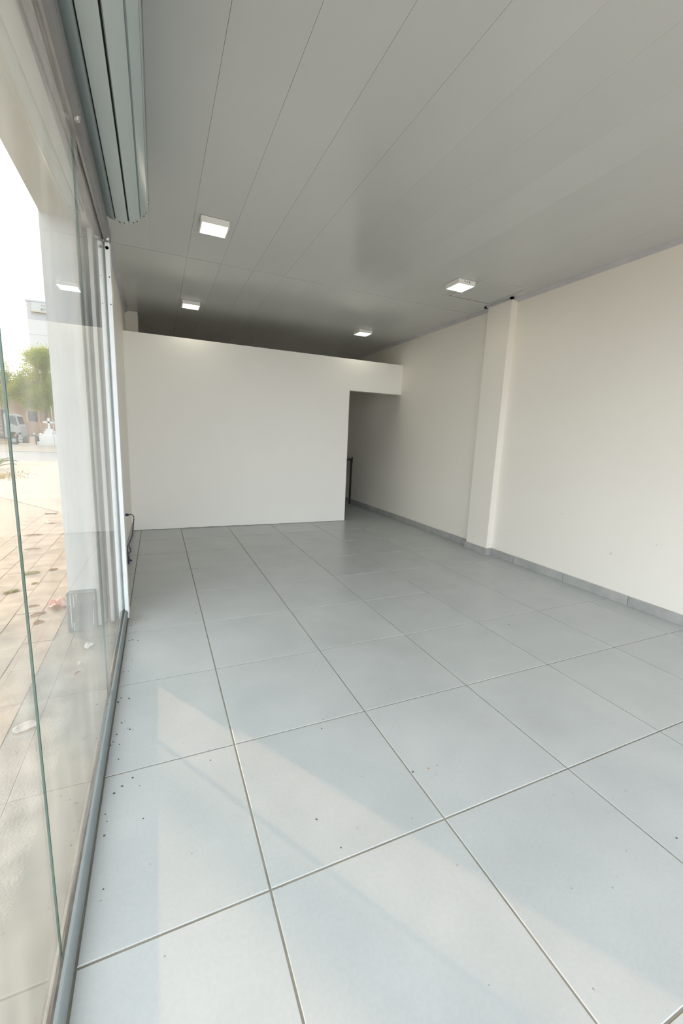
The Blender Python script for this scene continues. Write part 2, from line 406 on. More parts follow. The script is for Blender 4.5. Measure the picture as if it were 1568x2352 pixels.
# crumbled plaster bead along the foot and top of the partition
pb = B()
for i in range(90):
    x = XL + (3.92-XL)*(i+.5)/90; h = .008 + .018*abs(noise.noise(Vector((x*2.3, 1, 0)))); w = (3.92-XL)/90*.55
    pb.box(x-w, x+w, YP0-.012-.01*abs(noise.noise(Vector((x*3.7, 4, 0)))), YP0+.005, -.003, h)
put('plaster_bead', pb, M['plinth'], wp, kind='stuff')
# front of the shop behind the camera: wide glazed opening
wf = B(); wf.box(XL-.25, XR+.25, YF-.2, YF, 4.48, H+.3); wf.box(XR-.1, XR+.25, YF-.2, YF, -.1, 4.48)
wf = put('wall_front', wf, M['wall'], origin=(2, YF, 0)); tag(wf, 'front wall over the open shopfront behind the viewer', 'wall', kind='structure')

# ceiling: backing slab, single PVC panels, joint strip
ce = put('ceiling', B().box(XL-.25, XR+.25, YF-.2, YB+.2, H+.012, H+.12), M['seam'], origin=(2, 4, H))
tag(ce, 'ceiling of long off-white glossy plastic panels', 'ceiling', kind='structure')
PW = 0.482; g = 0.0011
xs = [XL]
x = -0.405
while x < XR-.02: xs.append(x); x += PW
xs.append(XR)
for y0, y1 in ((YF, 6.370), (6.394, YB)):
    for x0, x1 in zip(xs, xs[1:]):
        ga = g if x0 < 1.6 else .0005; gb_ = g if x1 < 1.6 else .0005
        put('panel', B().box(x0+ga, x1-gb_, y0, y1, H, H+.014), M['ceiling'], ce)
put('joint_strip', B().box(XL, XR, 6.374, 6.390, H-.003, H+.012), M['ceiling'], ce)
# upper slab keeps daylight out
rf = put('roof_slab', B().box(-1.06, XR+.25, YF-.2, YB+.2, H+.12, H+.7), M['column'], origin=(2, 4, H+.12))
tag(rf, 'concrete slab above the shop ceiling', 'roof', kind='structure')

# cornice strip along the right wall and around the pilaster
co = B()
co.prism([(XR, H), (XR-.075, H), (XR-.06, H-.012), (XR-.012, H-.045), (XR, H-.05)], YF, 5.30)
co.prism([(XR, H), (XR-.075, H), (XR-.06, H-.012), (XR-.012, H-.045), (XR, H-.05)], 5.86, YB)
co.box(5.205, 5.256, 5.25, 5.91, H-.03, H-.0005)
co.box(5.205, XR, 5.25, 5.301, H-.03, H-.0005); co.box(5.205, XR, 5.859, 5.91, H-.03, H-.0005)
t1 = put('trim_1', co, M['cornice'], origin=(XR, 5, H)); tag(t1, 'lilac grey cornice strip along the top of the right wall', 'trim', kind='structure')
co = B(); co.prism([(XL, H), (XL+.075, H), (XL+.06, H-.012), (XL+.012, H-.045), (XL, H-.05)], YJ+.12, YB)
t2 = put('trim_2', co, M['cornice'], origin=(XL, 7, H)); tag(t2, 'grey cornice strip along the top of the left wall', 'trim', kind='structure')

# skirting tiles
bb = thing('baseboard_right', 'row of grey skirting tiles along the right wall', 'baseboard', (XR, 5, 0), kind='structure')
def skirt(parent, x, y0, y1, side, h=.135):
    n = 0
    ya = y0
    while ya < y1-.01:
        yb = min(ya+1.0, y1)
        b = B()
        b.box(min(x, x+side*.025), max(x, x+side*.025), ya+.004, yb-.004, 0.0, h-.006*random.random(), ch=.002)
        put('skirting_tile', b, M['skirting'], parent); ya = yb
skirt(bb, XR, YF, 1.72, -1); skirt(bb, XR, 1.72, 5.30, -1); skirt(bb, XR, 5.86, YB, -1)
put('skirting_tile', B().box(5.23, 5.255, 5.30, 5.885, 0, .135, ch=.002), M['skirting'], bb)
put('skirting_tile', B().box(5.23, XR, 5.277, 5.30, 0, .135, ch=.002), M['skirting'], bb)
bl = thing('baseboard_left', 'short row of grey skirting tiles on the left wall behind the jamb', 'baseboard', (XL, 7, 0), kind='structure')
skirt(bl, XL, YJ+.14, YP0-.01, 1, .18)

# ------------------------------------------------------------------ glazed shopfront on the left
w1 = thing('window_1', 'frameless glass shopfront on the left with aluminium rails', 'window', (XG, 2, 0), kind='structure')
ZT = 3.86
def pane(y0, y1, ang, pivot):
    gt = .0045
    b = B(); b.box(XG-gt, XG+gt, y0, y1, .045, ZT+.03)
    bm = b.bm
    for f in bm.faces:
        n = f.normal
        f.material_index = 0
    bm.normal_update()
    for f in bm.faces:
        f.material_index = 1 if (f.normal.y < -.9 and abs(y0-1.008) < .01) else 0
    if ang:
        bmesh.ops.rotate(bm, verts=bm.verts, cent=V(XG, pivot, 0), matrix=Matrix.Rotation(ang, 3, 'Z'))
    put('glass_pane', b, [M['glass'], M['glass_edge']], w1)
pane(YF, 1.000, 0, 0)
pane(1.008, 2.732, math.radians(-0.7), 1.008)
pane(2.788, YJ+.03, 0, 0)
put('seam_shadow_strip', B().box(XG-.004, XG+.004, 2.736, 2.784, .05, ZT), M['glass_edge'], w1)  # strip added at the pane joint to cast the seam's shadow line
# floor channel: outer and inner lips with gasket between
b = B()
b.prism([(-.783, 0.0), (-.783, .070), (-.785, .082), (-.789, .090), (-.795, .095), (-.807, .097), (-.807, .0)], YF, YJ)
put('rail_inner_lip', b, M['rail'], w1)
put('gasket', B().box(-.8165, -.807, YF, YJ, .0, .0965).box(-.84, -.812, YF, YJ, -.02, .035), M['gasket'], w1)
put('rail_outer_lip', B().box(-.852, -.832, YF, YJ, -.04, .028, ch=.003), M['cement'], w1)
# header channel
b = B()
b.prism([(-.752, ZT+.02), (-.752, ZT+.10), (-.90, ZT+.10), (-.90, ZT+.02), (-.834, ZT), (-.834, ZT+.03), (-.810, ZT+.03), (-.810, ZT), (-.795, ZT-.004), (-.762, ZT+.004)], YF, YJ)
put('header_rail', b, M['header'], w1)
for y in (2.62, 4.30, -.6):
    put('bolt', B().cyl((-.772, y, ZT-.016), (-.772, y, ZT+.01), .014, .018, n=12), M['steel'], w1)
put('bolt', B().cyl((-.79, YJ-.03, ZT-.05), (-.79, YJ-.0, ZT-.05), .016, n=12), M['steel'], w1)
# fascia wall over the header up to the ceiling
fa = put('wall_fascia', B().box(-1.06, -.905, YF-.2, YJ+.5, ZT+.10, H+.12), M['column'], origin=(-.95, 2, ZT))
tag(fa, 'fascia above the glazing behind the rolled shutter', 'wall', kind='structure')
# white aluminium jamb with glazing groove
def jamb_profile():
    return [(-.768, YJ-.03), (-.805, YJ-.03), (-.809, YJ-.02), (-.809, YJ+.03), (-.834, YJ+.03), (-.834, YJ-.02),
            (-.838, YJ-.03), (-.870, YJ-.03), (-.870, YJ+.13), (-.768, YJ+.13)]
put('jamb', B().prism(jamb_profile(), 0.0, ZT+.02, 'z'), M['alu'], w1)
for z in (.06, 3.30, 3.55): put('screw', B().cyl((-.782, YJ-.034, z), (-.782, YJ-.028, z), .006, n=8), M['gasket'], w1)
# wall stub closing the gap between jamb and left wall
st = put('wall_stub', B().box(-1.20, -.862, YJ+.10, YJ+.45, -.1, ZT+.12), M['wall'], origin=(-1, YJ+.3, 0))
tag(st, 'short wall return behind the aluminium jamb', 'wall', kind='structure')

# roller shutter curtain wound up above the glazing
rs = thing('roller_shutter', 'rolled-up grey-green metal shutter hanging under the ceiling by the glass', 'shutter', (-.64, 1, 4.2))
cx, cz = -.64, 4.198
ang0 = -15
NS = 12
SY0, SY1 = YF+.05, 4.20
for k in range(NS):
    # slats run round the drum; the radius grows a little with the winding
    a0 = math.radians(-105 + 30*k); a1 = math.radians(-75 + 30*k)
    R0 = .222 + max(0, k-1)*.0035; R1 = .222 + max(0, k)*.0035
    if k in (9, 10, 11): R0 = R1 = .222
    p0 = Vector((cx + R0*math.cos(a0), cz + R0*math.sin(a0))); p1 = Vector((cx + R1*math.cos(a1), cz + R1*math.sin(a1)))
    d = (p1-p0).normalized(); nrm = Vector((d.y, -d.x))
    g0 = p0 + d*.011; g1 = p1 - d*.007
    prof = []
    for i in range(7):
        t = i/6; q = g0.lerp(g1, t) + nrm*(.0035*math.sin(math.pi*t)**.5)
        prof.append((q.x, q.y))
    # hooked lips along both edges
    prof += [(g1.x - nrm.x*.016, g1.y - nrm.y*.016), (g0.x - nrm.x*.016, g0.y - nrm.y*.016)]
    sl = put('slat', B().prism(prof, SY0, SY1), M['slat'], rs)
    mid = g0.lerp(g1, .5)
    for s in (-.018, .018):
        c = mid + d*s + nrm*.007
        put('rivet_hole', B().cyl((c.x, SY1-.025, c.y), (c.x+nrm.x*.003, SY1-.025, c.y+nrm.y*.003), .007, n=8), M['gasket'], sl)
put('drum', B().cyl((cx, SY0, cz), (cx, SY1-.01, cz), .200, n=36), M['black'], rs)
put('end_bracket', B().box(-.90, -.58, SY1+.03, SY1+.045, 4.06, 4.34).cyl((cx, SY1-.02, cz), (cx, SY1+.05, cz), .05), M['header'], rs)

# ------------------------------------------------------------------ ceiling lights, hatch
def ceiling_light(x, y, label):
    s = .325; h = .070
    o = thing('ceiling_light', label, 'light', (x+s/2, y+s/2, H), group='square surface-mounted ceiling lights')
    b = B()
    z0, z1 = H-h, H-.004
    b.prism([(x, y), (x+s, y), (x+s, y+s), (x, y+s)], z0+.006, z1, 'z')
    put('housing', b, M['housing'], o)
    # bezel: four bars framing the diffuser
    bz = B(); w = .016
    bz.box(x, x+s, y, y+w, z0, z0+.006).box(x, x+s, y+s-w, y+s, z0, z0+.006).box(x, x+w, y+w, y+s-w, z0, z0+.006).box(x+s-w, x+s, y+w, y+s-w, z0, z0+.006)
    put('bezel', bz, M['housing'], o)
    put('diffuser', B().box(x+w, x+s-w, y+w, y+s-w, z0+.001, z0+.005), M['led'], o)
    put('mounting_plate', B().box(x+.015, x+s-.015, y+.015, y+s-.015, H-.004, H), M['black'], o)
    vb = B()
    for dx in (-.045, -.0, .045):
        vb.cyl((x+s/2+dx, y-.001, z0+.040), (x+s/2+dx, y+.004, z0+.040), .009, n=8)
    put('vent_hole', vb, M['gasket'], o) if x > 3.9 and y < 6 else None
    return o
ceiling_light(.145, 5.01, 'lit square ceiling light beside the rolled shutter, nearest the glass')
ceiling_light(.125, 8.48, 'lit square ceiling light above the left half of the partition')
ceiling_light(3.905, 5.045, 'lit square ceiling light next to the ceiling hatch')
ceiling_light(3.935, 8.55, 'lit square ceiling light above the partition near its doorway')

ha = thing('ceiling_hatch', 'square access hatch in the ceiling above the wall pilaster', 'hatch', (4.7, 5.35, H))
x0, x1, y0, y1 = 4.20, 5.185, 4.88, 5.80
fr = B(); w = .055
for a in ((x0, x1, y0, y0+w), (x0, x1, y1-w, y1), (x0, x0+w, y0+w, y1-w), (x1-w, x1, y0+w, y1-w)): fr.box(*a, H-.006, H-.0002)
put('frame', fr, M['ceiling'], ha)
put('panel', B().box(x0+w+.012, x1-w-.010, y0+w+.006, y1-w-.014, H-.004, H-.0002), M['ceiling'], ha)
put('gap', B().box(x0+w, x1-w, y0+w, y1-w, H-.0016, H-.0001), M['black'], ha)

# ------------------------------------------------------------------ blue extension cord by the left wall
cb = thing('extension_cable', 'dark blue power cord plugged into the left wall, hanging to the floor', 'cord', (-.90, 7.1, 0))
put('plug', B().cyl((XL+.004, 7.1, .684), (-.905, 7.1, .685), .020, .024, n=12).cyl((-.905, 7.1, .685), (-.875, 7.1, .686), .022, .010, n=12), M['plug'], cb)
pts = [(-.88, 7.1, .687), (-.85, 7.1, .69), (-.825, 7.1, .67), (-.815, 7.1, .62), (-.826, 7.1, .52), (-.838, 7.1, .43), (-.85, 7.1, .34), (-.88, 7.1, .25), (-.908, 7.1, .19), (-.905, 7.1, .13), (-.885, 7.1, .08), (-.895, 7.1, .04), (-.918, 7.09, .02)]
def smooth(pts, n=4):
    out = []
    for i in range(len(pts)-1):
        p0 = Vector(pts[max(i-1, 0)]); p1 = Vector(pts[i]); p2 = Vector(pts[i+1]); p3 = Vector(pts[min(i+2, len(pts)-1)])
        for k in range(n):
            t = k/n
            out.append(.5*((2*p1) + (p2-p0)*t + (2*p0-5*p1+4*p2-p3)*t*t + (3*p1-p0-3*p2+p3)*t**3))
    out.append(Vector(pts[-1])); return out
put('wire', B().tube(smooth(pts), .0075), M['cable'], cb, smooth=True)
ps = thing('power_adapter', 'small dark blue multi-plug adapter on the floor by the left wall', 'adapter', (-.91, 6.6, 0))
b = B(); b.box(-.918, -.878, 6.50, 6.72, .002, .07, ch=.008)
put('body', b, M['cable'], ps)
put('plug', B().cyl((-.885, 6.60, .05), (-.845, 6.56, .04), .015, .011, n=10), M['plug'], ps)
put('wire', B().tube(smooth([(-.905, 6.70, .06), (-.908, 6.74, .12), (-.915, 6.76, .18), (-.918, 6.78, .24)]), .009), M['cable'], ps, smooth=True)

# ------------------------------------------------------------------ black table frame seen through the doorway
tb = thing('metal_table', 'worn black metal table frame standing in the back room doorway', 'table', (4.9, 11.7, 0))
tx0, tx1, ty0, ty1, th = 4.55, 5.27, 11.45, 12.4, 1.46
put('top_frame', B().box(tx0, tx1, ty0, ty0+.05, th-.06, th).box(tx0, tx1, ty1-.05, ty1, th-.06, th).box(tx0, tx0+.05, ty0, ty1, th-.06, th).box(tx1-.05, tx1, ty0, ty1, th-.06, th), M['blackmetal'], tb)
put('table_top', B().box(tx0+.01, tx1-.01, ty0+.01, ty1-.01, th, th+.02), M['plinth'], tb)
for (lx, ly) in ((tx0, ty0), (tx1-.05, ty0), (tx0, ty1-.05), (tx1-.05, ty1-.05)):
    put('leg', B().box(lx, lx+.05, ly, ly+.05, 0, th-.06), M['blackmetal'], tb)
put('corner_plate', B().box(tx1-.012, tx1+.008, ty0-.006, ty0+.06, th-.12, th+.05), M['blackmetal'], tb)
put('cross_bar', B().box(tx0+.05, tx1-.2, ty1-.04, ty1-.02, .86, .90), M['sack'], tb)

# grit on the floor
gb = B()
for i in range(60):
    if i < 30: x = -.77 + abs(random.gauss(0, .10)); y = random.uniform(.9, 4.2)
    else: x = random.uniform(-.7, 4.5); y = random.uniform(.3, 5)
    r = random.uniform(.0018, .0048)
    gb.box(x-r, x+r*1.4, y-r, y+r*.8, 0, r*.8)
gr = put('floor_grit', gb, M['grit'], origin=(0, 2, 0)); tag(gr, 'dark crumbs of grit scattered on the pale floor tiles', 'grit', kind='stuff')
for (x, y, lab) in ((1.12, 1.33, 'orange crumb on the floor tiles at the lower right'),):
    o = put('leaf_crumb', B().box(x, x+.014, y, y+.010, 0, .003, ch=.001), M['dryleaf'], origin=(x, y, 0)); tag(o, lab, 'crumb')

# ------------------------------------------------------------------ outside: ground
ZG = -0.03
gd = put('ground', B().box(-220, 120, -80, 300, -.5, ZG-.012), M['ground'], origin=(0, 0, ZG))
tag(gd, 'dusty pale ground outside the shop', 'ground', kind='structure')
si = thing('outer_sill', 'band of grey sill tiles outside the glass', 'sill', (-.93, 2, ZG), kind='structure')
for y in range(-4, 5):
    put('sill_tile', B().box(-1.020, -.849, y+.04+.004, min(y+1.04, 4.5)-.004, -.06, -.018, ch=.002), M['sill'], si)
cm = put('cement_band', B().box(-1.27, -1.024, -6, 4.6, -.06, ZG, ch=.002).box(-1.4395, -1.273, -6, 9.0, -.06, ZG-.002), M['cement'], origin=(-1.2, 2, ZG))
tag(cm, 'strip of rough pale cement between sill and pavers', 'pavement', kind='structure')
pv = put('pavement', B().box(-3.26, -1.435, -3, 11.6, -.07, ZG-.012), M['verge'], origin=(-2.3, 4, ZG))
tag(pv, 'pavement of rectangular concrete pavers outside the glass', 'pavement', kind='structure')
pm = {}
def paver(w, d):
    k = (round(w, 3), round(d, 3))
    if k not in pm:
        bq = B(); bq.box(.0016, w-.0016, .0016, d-.0016, -.03, 0, ch=.004)
        me = bpy.data.meshes.new('paver'); bq.bm.to_mesh(me); bq.bm.free(); me.materials.append(M['paver']); pm[k] = me
    return pm[k]
for i in range(7):
    xx = -1.44 - .26*(i+1)
    yy = .9 + (.27 if i % 2 else 0)
    while yy < 11.4:
        inst('paver', paver(.26, .54), (xx, yy, ZG + random.uniform(-.003, .003)), pv); yy += .54
# far ground: kerb, road, verge
kb = put('kerb', B().box(-60, 30, 29.6, 30.2, -.2, ZG+.02, ch=.05), M['kerb'], origin=(-6, 30, ZG)); tag(kb, 'low pale kerb along the near side of the road', 'kerb', kind='structure')
rd = put('road', B().box(-90, 60, 30.2, 41, -.3, ZG-.008), M['asphalt'], origin=(-8, 35, ZG)); tag(rd, 'pale grey asphalt road across the street view', 'road', kind='structure')
vg = put('verge', B().box(-90, 60, 41, 60, -.3, ZG+.02), M['verge'], origin=(-8, 50, ZG)); tag(vg, 'sandy verge on the far side of the road', 'verge', kind='structure')
pt = put('driveway', B().prism([(-2.2, 10.9), (-6.0, 16.5), (-6.2, 29.4), (2, 29.4), (2, 10.9)], -.2, ZG+.004, 'z'), M['kerb'], origin=(-2, 20, ZG)); tag(pt, 'smooth pale concrete apron running out to the road', 'pavement', kind='structure')

# column with cement plinth and shutter guides
cl = thing('exterior_column', 'pale painted concrete column outside the glass with a grey cement plinth', 'column', (-1.2, 4.6, ZG), kind='structure')
put('shaft', B().box(-1.315, -1.06, 4.33, 5.3, .40, H+.3), M['column'], cl)
pl_ = B(); pl_.box(-1.335, -1.062, 4.27, 5.34, ZG-.03, .405, ch=.012)
put('plinth', pl_, M['plinth'], cl)
put('side_board', B().box(-1.062, -1.030, 4.30, 4.55, ZG, ZT+.1), M['board'], cl)
for (x, z, h) in ((-1.30, .02, .36), (-1.27, .24, .14), (-1.245, .33, .06), (-1.10, .03, .16), (-1.085, .30, .05), (-1.28, -.02, .09)):
    put('paint_drip', B().box(x, x+.009, 4.2675, 4.2705, z, z+h, ch=.0012), M['column'], cl)
sg = thing('shutter_guide', 'white ribbed metal shutter guide between column and jamb', 'guide', (-.95, 4.45, ZG))
put('back_plate', B().box(-1.03, -.863, 4.47, 4.52, ZG, ZT+.08), M['header'], sg)  # grey colour stands in for the shadow inside the white channel
put('flange', B().box(-1.026, -.990, 4.36, 4.47, ZG, ZT+.08), M['alu'], sg)
put('flange', B().box(-.945, -.912, 4.36, 4.47, ZG, ZT+.08), M['alu'], sg)
# beam over the pavement
bm_ = put('lintel_beam', B().box(-1.305, -1.062, YF-1, 5.3, 3.98, H+.5), M['beam'], origin=(-1.2, 2, 3.98))
tag(bm_, 'cream rendered concrete beam running along outside over the glazing', 'beam', kind='structure')

# ------------------------------------------------------------------ street furniture and planting far outside
mo = thing('white_cross_monument', 'whitewashed stepped monument topped by a white cross across the road', 'monument', (-11.55, 56.6, ZG))
mx_ = -11.53
for (hw, z0, z1, nm) in ((1.04, ZG, .38, 'step'), (.84, .38, .95, 'step'), (.56, .95, 1.25, 'step'), (.46, 1.25, 1.56, 'step'), (.30, 1.56, 1.80, 'step')):
    put(nm, B().box(mx_-hw, mx_+hw, 56.6-hw, 56.6+hw, z0, z1, ch=.02), M['whitewash'], mo)
put('cross_post', B().box(mx_-.10, mx_+.10, 56.5, 56.7, 1.80, 3.0), M['whitewash'], mo)
put('cross_arm', B().box(mx_-.52, mx_+.52, 56.5, 56.7, 2.42, 2.62), M['whitewash'], mo)

fe = thing('picket_fence', 'brown wooden picket fence in front of the brick house', 'fence', (-13, 59, ZG))
put('rail', B().box(-15.2, -9.5, 59.04, 59.10, 2.38, 2.52), M['wood'], fe)
put('rail', B().box(-15.2, -9.5, 59.04, 59.10, .7, .82), M['wood'], fe)
fx = -15.2
while fx < -9.6:
    w = random.uniform(.085, .12); h = 2.42 + random.uniform(-.05, .05)
    if random.random() > .08: put('picket', B().box(fx, fx+w, 58.98, 59.04, ZG+.1, h), M['wood'], fe)
    fx += .155
for x in (-15.2, -12.4, -9.6): put('post', B().box(x, x+.2, 59.0, 59.2, ZG, 2.7), M['wood'], fe)

ho = thing('brick_house', 'faded brick house with a dark window behind the picket fence', 'house', (-13, 70, ZG))
put('wall', B().box(-21, -9.4, 68, 77, ZG, 6.2), M['house'], ho)
put('roof', B().prism([(-21.6, 6.1), (-8.8, 6.1), (-15.2, 8.6)], 67.6, 77.4), M['truck_dark'], ho)
wn = put('window_frame', B().box(-16.15, -14.70, 67.85, 68, 2.5, 4.15), M['house_frame'], ho)
put('window_pane', B().box(-15.95, -14.92, 67.80, 67.86, 2.62, 4.02), M['dark_glass'], wn)

tk = thing('truck', 'parked white truck with slatted cargo bed across the road', 'truck', (-15.6, 57, ZG))
X0 = -14.05
cabp = [(X0-1.42, .72), (X0-1.42, 3.15), (X0-1.30, 3.33), (X0-.55, 3.28), (X0-.30, 3.12), (X0-.12, 2.2), (X0, 1.95), (X0+.02, .75), (X0-.20, .62),
        (X0-.26, 1.0), (X0-.42, 1.27), (X0-.70, 1.36), (X0-1.0, 1.30), (X0-1.18, 1.0), (X0-1.22, .72)]
bq = B(); bq.prism(cabp, 56.0, 58.4)
put('cab', bq, M['truck_white'], tk)
dw = put('side_window', B().prism([(X0-1.15, 2.25), (X0-1.15, 3.05), (X0-.48, 3.05), (X0-.36, 2.9), (X0-.22, 2.02), (X0-.55, 2.12), (X0-.85, 2.25)], 55.98, 56.01), M['dark_glass'], tk)
put('windscreen', B().prism([(X0-.27, 3.02), (X0-.25, 3.02), (X0-.10, 2.2), (X0-.12, 2.2)], 56.2, 58.2), M['dark_glass'], tk)
dm = B()
dm.box(X0-1.02, X0-.96, 55.985, 56.01, 1.62, 1.85)
for i in range(3): dm.box(X0-.90+.13*i, X0-.82+.13*i, 55.985, 56.01, 1.66, 1.80)
put('door_lettering', dm, M['grey_letter'], tk)
put('headlight', B().box(X0-.25, X0+.03, 55.96, 56.1, 1.08, 1.3, ch=.02), M['dark_glass'], tk)
put('indicator', B().box(X0-.14, X0-.06, 55.98, 56.02, 1.66, 1.74), M['red'], tk)
put('bumper', B().box(X0-.30, X0+.14, 55.95, 58.45, .52, .78, ch=.04), M['truck_white'], tk)
put('bumper_skirt', B().box(X0-.28, X0+.08, 56.0, 58.4, .22, .52), M['pole'], tk)
for wx in (X0-.70, X0-4.6):
    for wy in (56.05, 58.0):
        wh = put('wheel', B().cyl((wx, wy, .42), (wx, wy+.32, .42), .44, n=28), M['rubber'], tk)
        put('hub', B().cyl((wx, wy-.01, .42), (wx, wy+.02, .42), .22, n=16), M['truck_white'], wh)
put('chassis', B().box(X0-6.4, X0-1.2, 56.5, 57.9, .55, .80), M['truck_dark'], tk)
put('cargo_bed', B().box(X0-6.4, X0-1.46, 56.0, 58.4, .80, 1.12), M['truck_dark'], tk)
for z in (1.35, 1.75, 2.15, 2.55, 2.95, 3.35):
    put('cargo_slat', B().box(X0-6.4, X0-1.48, 56.0, 56.05, z, z+.22), M['truck_dark'], tk)
put('cargo_headboard', B().box(X0-1.54, X0-1.46, 56.0, 58.4, 1.1, 3.7), M['truck_dark'], tk)
for x in (X0-1.62, X0-2.9, X0-3.9, X0-4.9, X0-6.3):
    put('cargo_stake', B().box(x, x+.09, 55.96, 56.0, .8, 3.7), M['truck_dark'], tk)
for i, x in enumerate((X0-1.75, X0-2.05, X0-2.35)):
    put('reflector', B().box(x, x+.24, 55.96, 56.0, 1.10, 1.18), M['red'] if i % 2 else M['truck_white'], tk)

def single(name, b, m, origin, label, cat, group=None, smooth=False):
    o = put(name, b, m, origin=origin, smooth=smooth); return tag(o, label, cat, group)
single('rubbish_bag', B().blob((-13.38, 55.9, .45), .42, .4, .50, .35, 2.2, 3, 1), M['bag'], (-13.38, 55.9, ZG), 'black rubbish bag dumped beside the truck front', 'bag', smooth=True)
single('rubbish_bag', B().blob((-13.2, 57.2, .55), .50, .4, .56, .35, 2.6, 3, 2), M['bag'], (-13.15, 57.2, ZG), 'larger black rubbish bag dumped behind the cardboard box', 'bag', smooth=True)
single('cardboard_box', B().prism([(-13.12, -.01), (-12.60, -.01), (-12.66, .92), (-13.02, .90)], 54.7, 55.2), M['cardboard'], (-12.8, 55, ZG), 'brown cardboard box left beside the white monument', 'box')
single('white_sack', B().blob((-12.75, 58.45, .55), .30, .3, .75, .4, 2.4, 3, 4), M['sack'], (-12.75, 58.45, ZG), 'dusty white sack standing behind the rubbish next to the monument', 'sack', smooth=True)
single('white_sack', B().blob((-13.45, 58.45, .5), .28, .3, .70, .4, 2.4, 3, 6), M['sack'], (-13.45, 58.45, ZG), 'pale sack standing behind the black rubbish bag nearest the truck', 'sack', smooth=True)
single('concrete_slab', B().box(-13.9, -12.6, 54.1, 54.5, ZG, .20, ch=.02), M['kerb'], (-13.2, 55.2, ZG), 'low concrete slab in front of the rubbish heap', 'slab')
up = thing('utility_pole', 'thin grey pole with a small box beside the monument', 'pole', (-10.75, 54, ZG))
put('shaft', B().cyl((-10.62, 54, ZG), (-10.72, 54, 4.2), .035, n=10), M['pole'], up)
put('meter_box', B().box(-10.75, -10.55, 53.85, 54.0, 1.25, 1.5), M['pole'], up)

# trees: limbs plus separate leaf clusters
def tree(x, y, h, spread, label, nleaf, seed, zlow, leafsize=.20, ncl=44):
    rnd = random.Random(seed)
    t = thing('leafy_tree', label, 'tree', (x, y, ZG))
    tr = B(); tr.tube(smooth([(x, y, ZG), (x+.1, y, h*.15), (x-.1, y+.1, h*.3), (x+.1, y, h*.5), (x, y, h*.85)]), [.34*(1-.8*i/16) for i in range(17)], 10)
    put('trunk', tr, M['bark'], t)
    clusters = []
    for k in range(ncl):
        a = rnd.uniform(0, 6.283); zz = rnd.uniform(zlow, h); f = 1 - abs((zz-(zlow+(h-zlow)*.38))/((h-zlow)*.72))**1.6
        r = spread*max(.18, f)*math.sqrt(rnd.random())
        clusters.append((x + r*math.cos(a), y + r*math.sin(a)*.8, zz, rnd.uniform(.55, 1.15)))
    for k in range(12):
        c = clusters[k*2]
        put('branch', B().tube([(x, y, max(zlow*.7, c[2]*.55)), ((x+c[0])/2, (y+c[1])/2, c[2]*.82), c[:3]], [.09, .06, .025], 6), M['bark'], t)
    lb = bmesh.new()
    for i in range(nleaf):
        c = clusters[i % len(clusters)]
        v = Vector((rnd.gauss(0, 1), rnd.gauss(0, 1), rnd.gauss(0, .8)))*c[3]*.52
        p = Vector(c[:3]) + v
        ax = Vector((rnd.gauss(0, 1), rnd.gauss(0, 1), rnd.gauss(-.3, .7))).normalized(); bx = ax.orthogonal().normalized()
        s = leafsize*rnd.uniform(.6, 1.3)
        q = [p, p+ax*s*.5+bx*s*.28, p+ax*s, p+ax*s*.5-bx*s*.28]
        lb.faces.new([lb.verts.new(w*T) for w in q])
    put('foliage', lb, M['leaf'], t, kind='stuff')
    return t
tree(-13.0, 63.5, 11.0, 3.6, 'bushy green street tree between the truck and the monument', 26000, 3, 4.6, .22, 60)
tree(-18.6, 63.2, 10.0, 3.0, 'green tree behind the truck cargo bed at the picture edge', 12000, 5, 4.4)
tree(-9.6, 63.5, 12.8, 2.3, 'taller green tree behind the monument next to the column', 12000, 9, 4.8)
tree(-11.6, 19.8, 10.5, 3.0, 'shade tree on the forecourt beyond the left picture edge', 5500, 15, 5.15, .22, 26)

# agave by the apron
ag = thing('agave', 'spiky yellow-green agave plant at the edge of the apron', 'plant', (-7.65, 24.3, ZG))
for k in range(20):
    a = 2*math.pi*k/20 + random.uniform(-.15, .15); l = random.uniform(.65, 1.0); up_ = random.uniform(.25, .75)
    bq = B(); N = 5; L = []
    for i in range(N+1):
        t = i/N; r = l*t; z = ZG + up_*math.sin(t*2.0)*.75; w = .07*math.sin(math.pi*min(.98, .25+.75*t))
        cx_, cy_ = -7.65 + r*math.cos(a), 24.3 + r*math.sin(a)
        L.append(((cx_-w*math.sin(a), cy_+w*math.cos(a), z+.02), (cx_, cy_, z), (cx_+w*math.sin(a), cy_-w*math.cos(a), z+.02)))
    for p, q in zip(L, L[1:]):
        bq.quad(p[0], p[1], q[1], q[0]); bq.quad(p[1], p[2], q[2], q[1])
    bmesh.ops.remove_doubles(bq.bm, verts=bq.bm.verts, dist=1e-5)
    bmesh.ops.solidify(bq.bm, geom=bq.bm.faces[:], thickness=.006)
    put('leaf', bq, M['leaf2'], ag)
# dry grass patch
gb = bmesh.new()
for i in range(1100):
    a = random.uniform(0, 6.283); r = min(1.0, abs(random.gauss(0, .45)))
    x = -6.6 + 1.5*r*math.cos(a); y = 20.4 + 2.6*r*math.sin(a); h = random.uniform(.03, .14); w = .012
    dx, dy = random.uniform(-.08, .08), random.uniform(-.08, .08)
    gb.faces.new([gb.verts.new(V(*p)) for p in ((x-w, y, ZG), (x+w, y, ZG), (x+dx, y+dy, ZG+h))])
gp = put('dry_grass', gb, M['straw'], origin=(-6.9, 21.5, ZG)); tag(gp, 'patch of dry straw-coloured grass beside the apron', 'grass', kind='stuff')

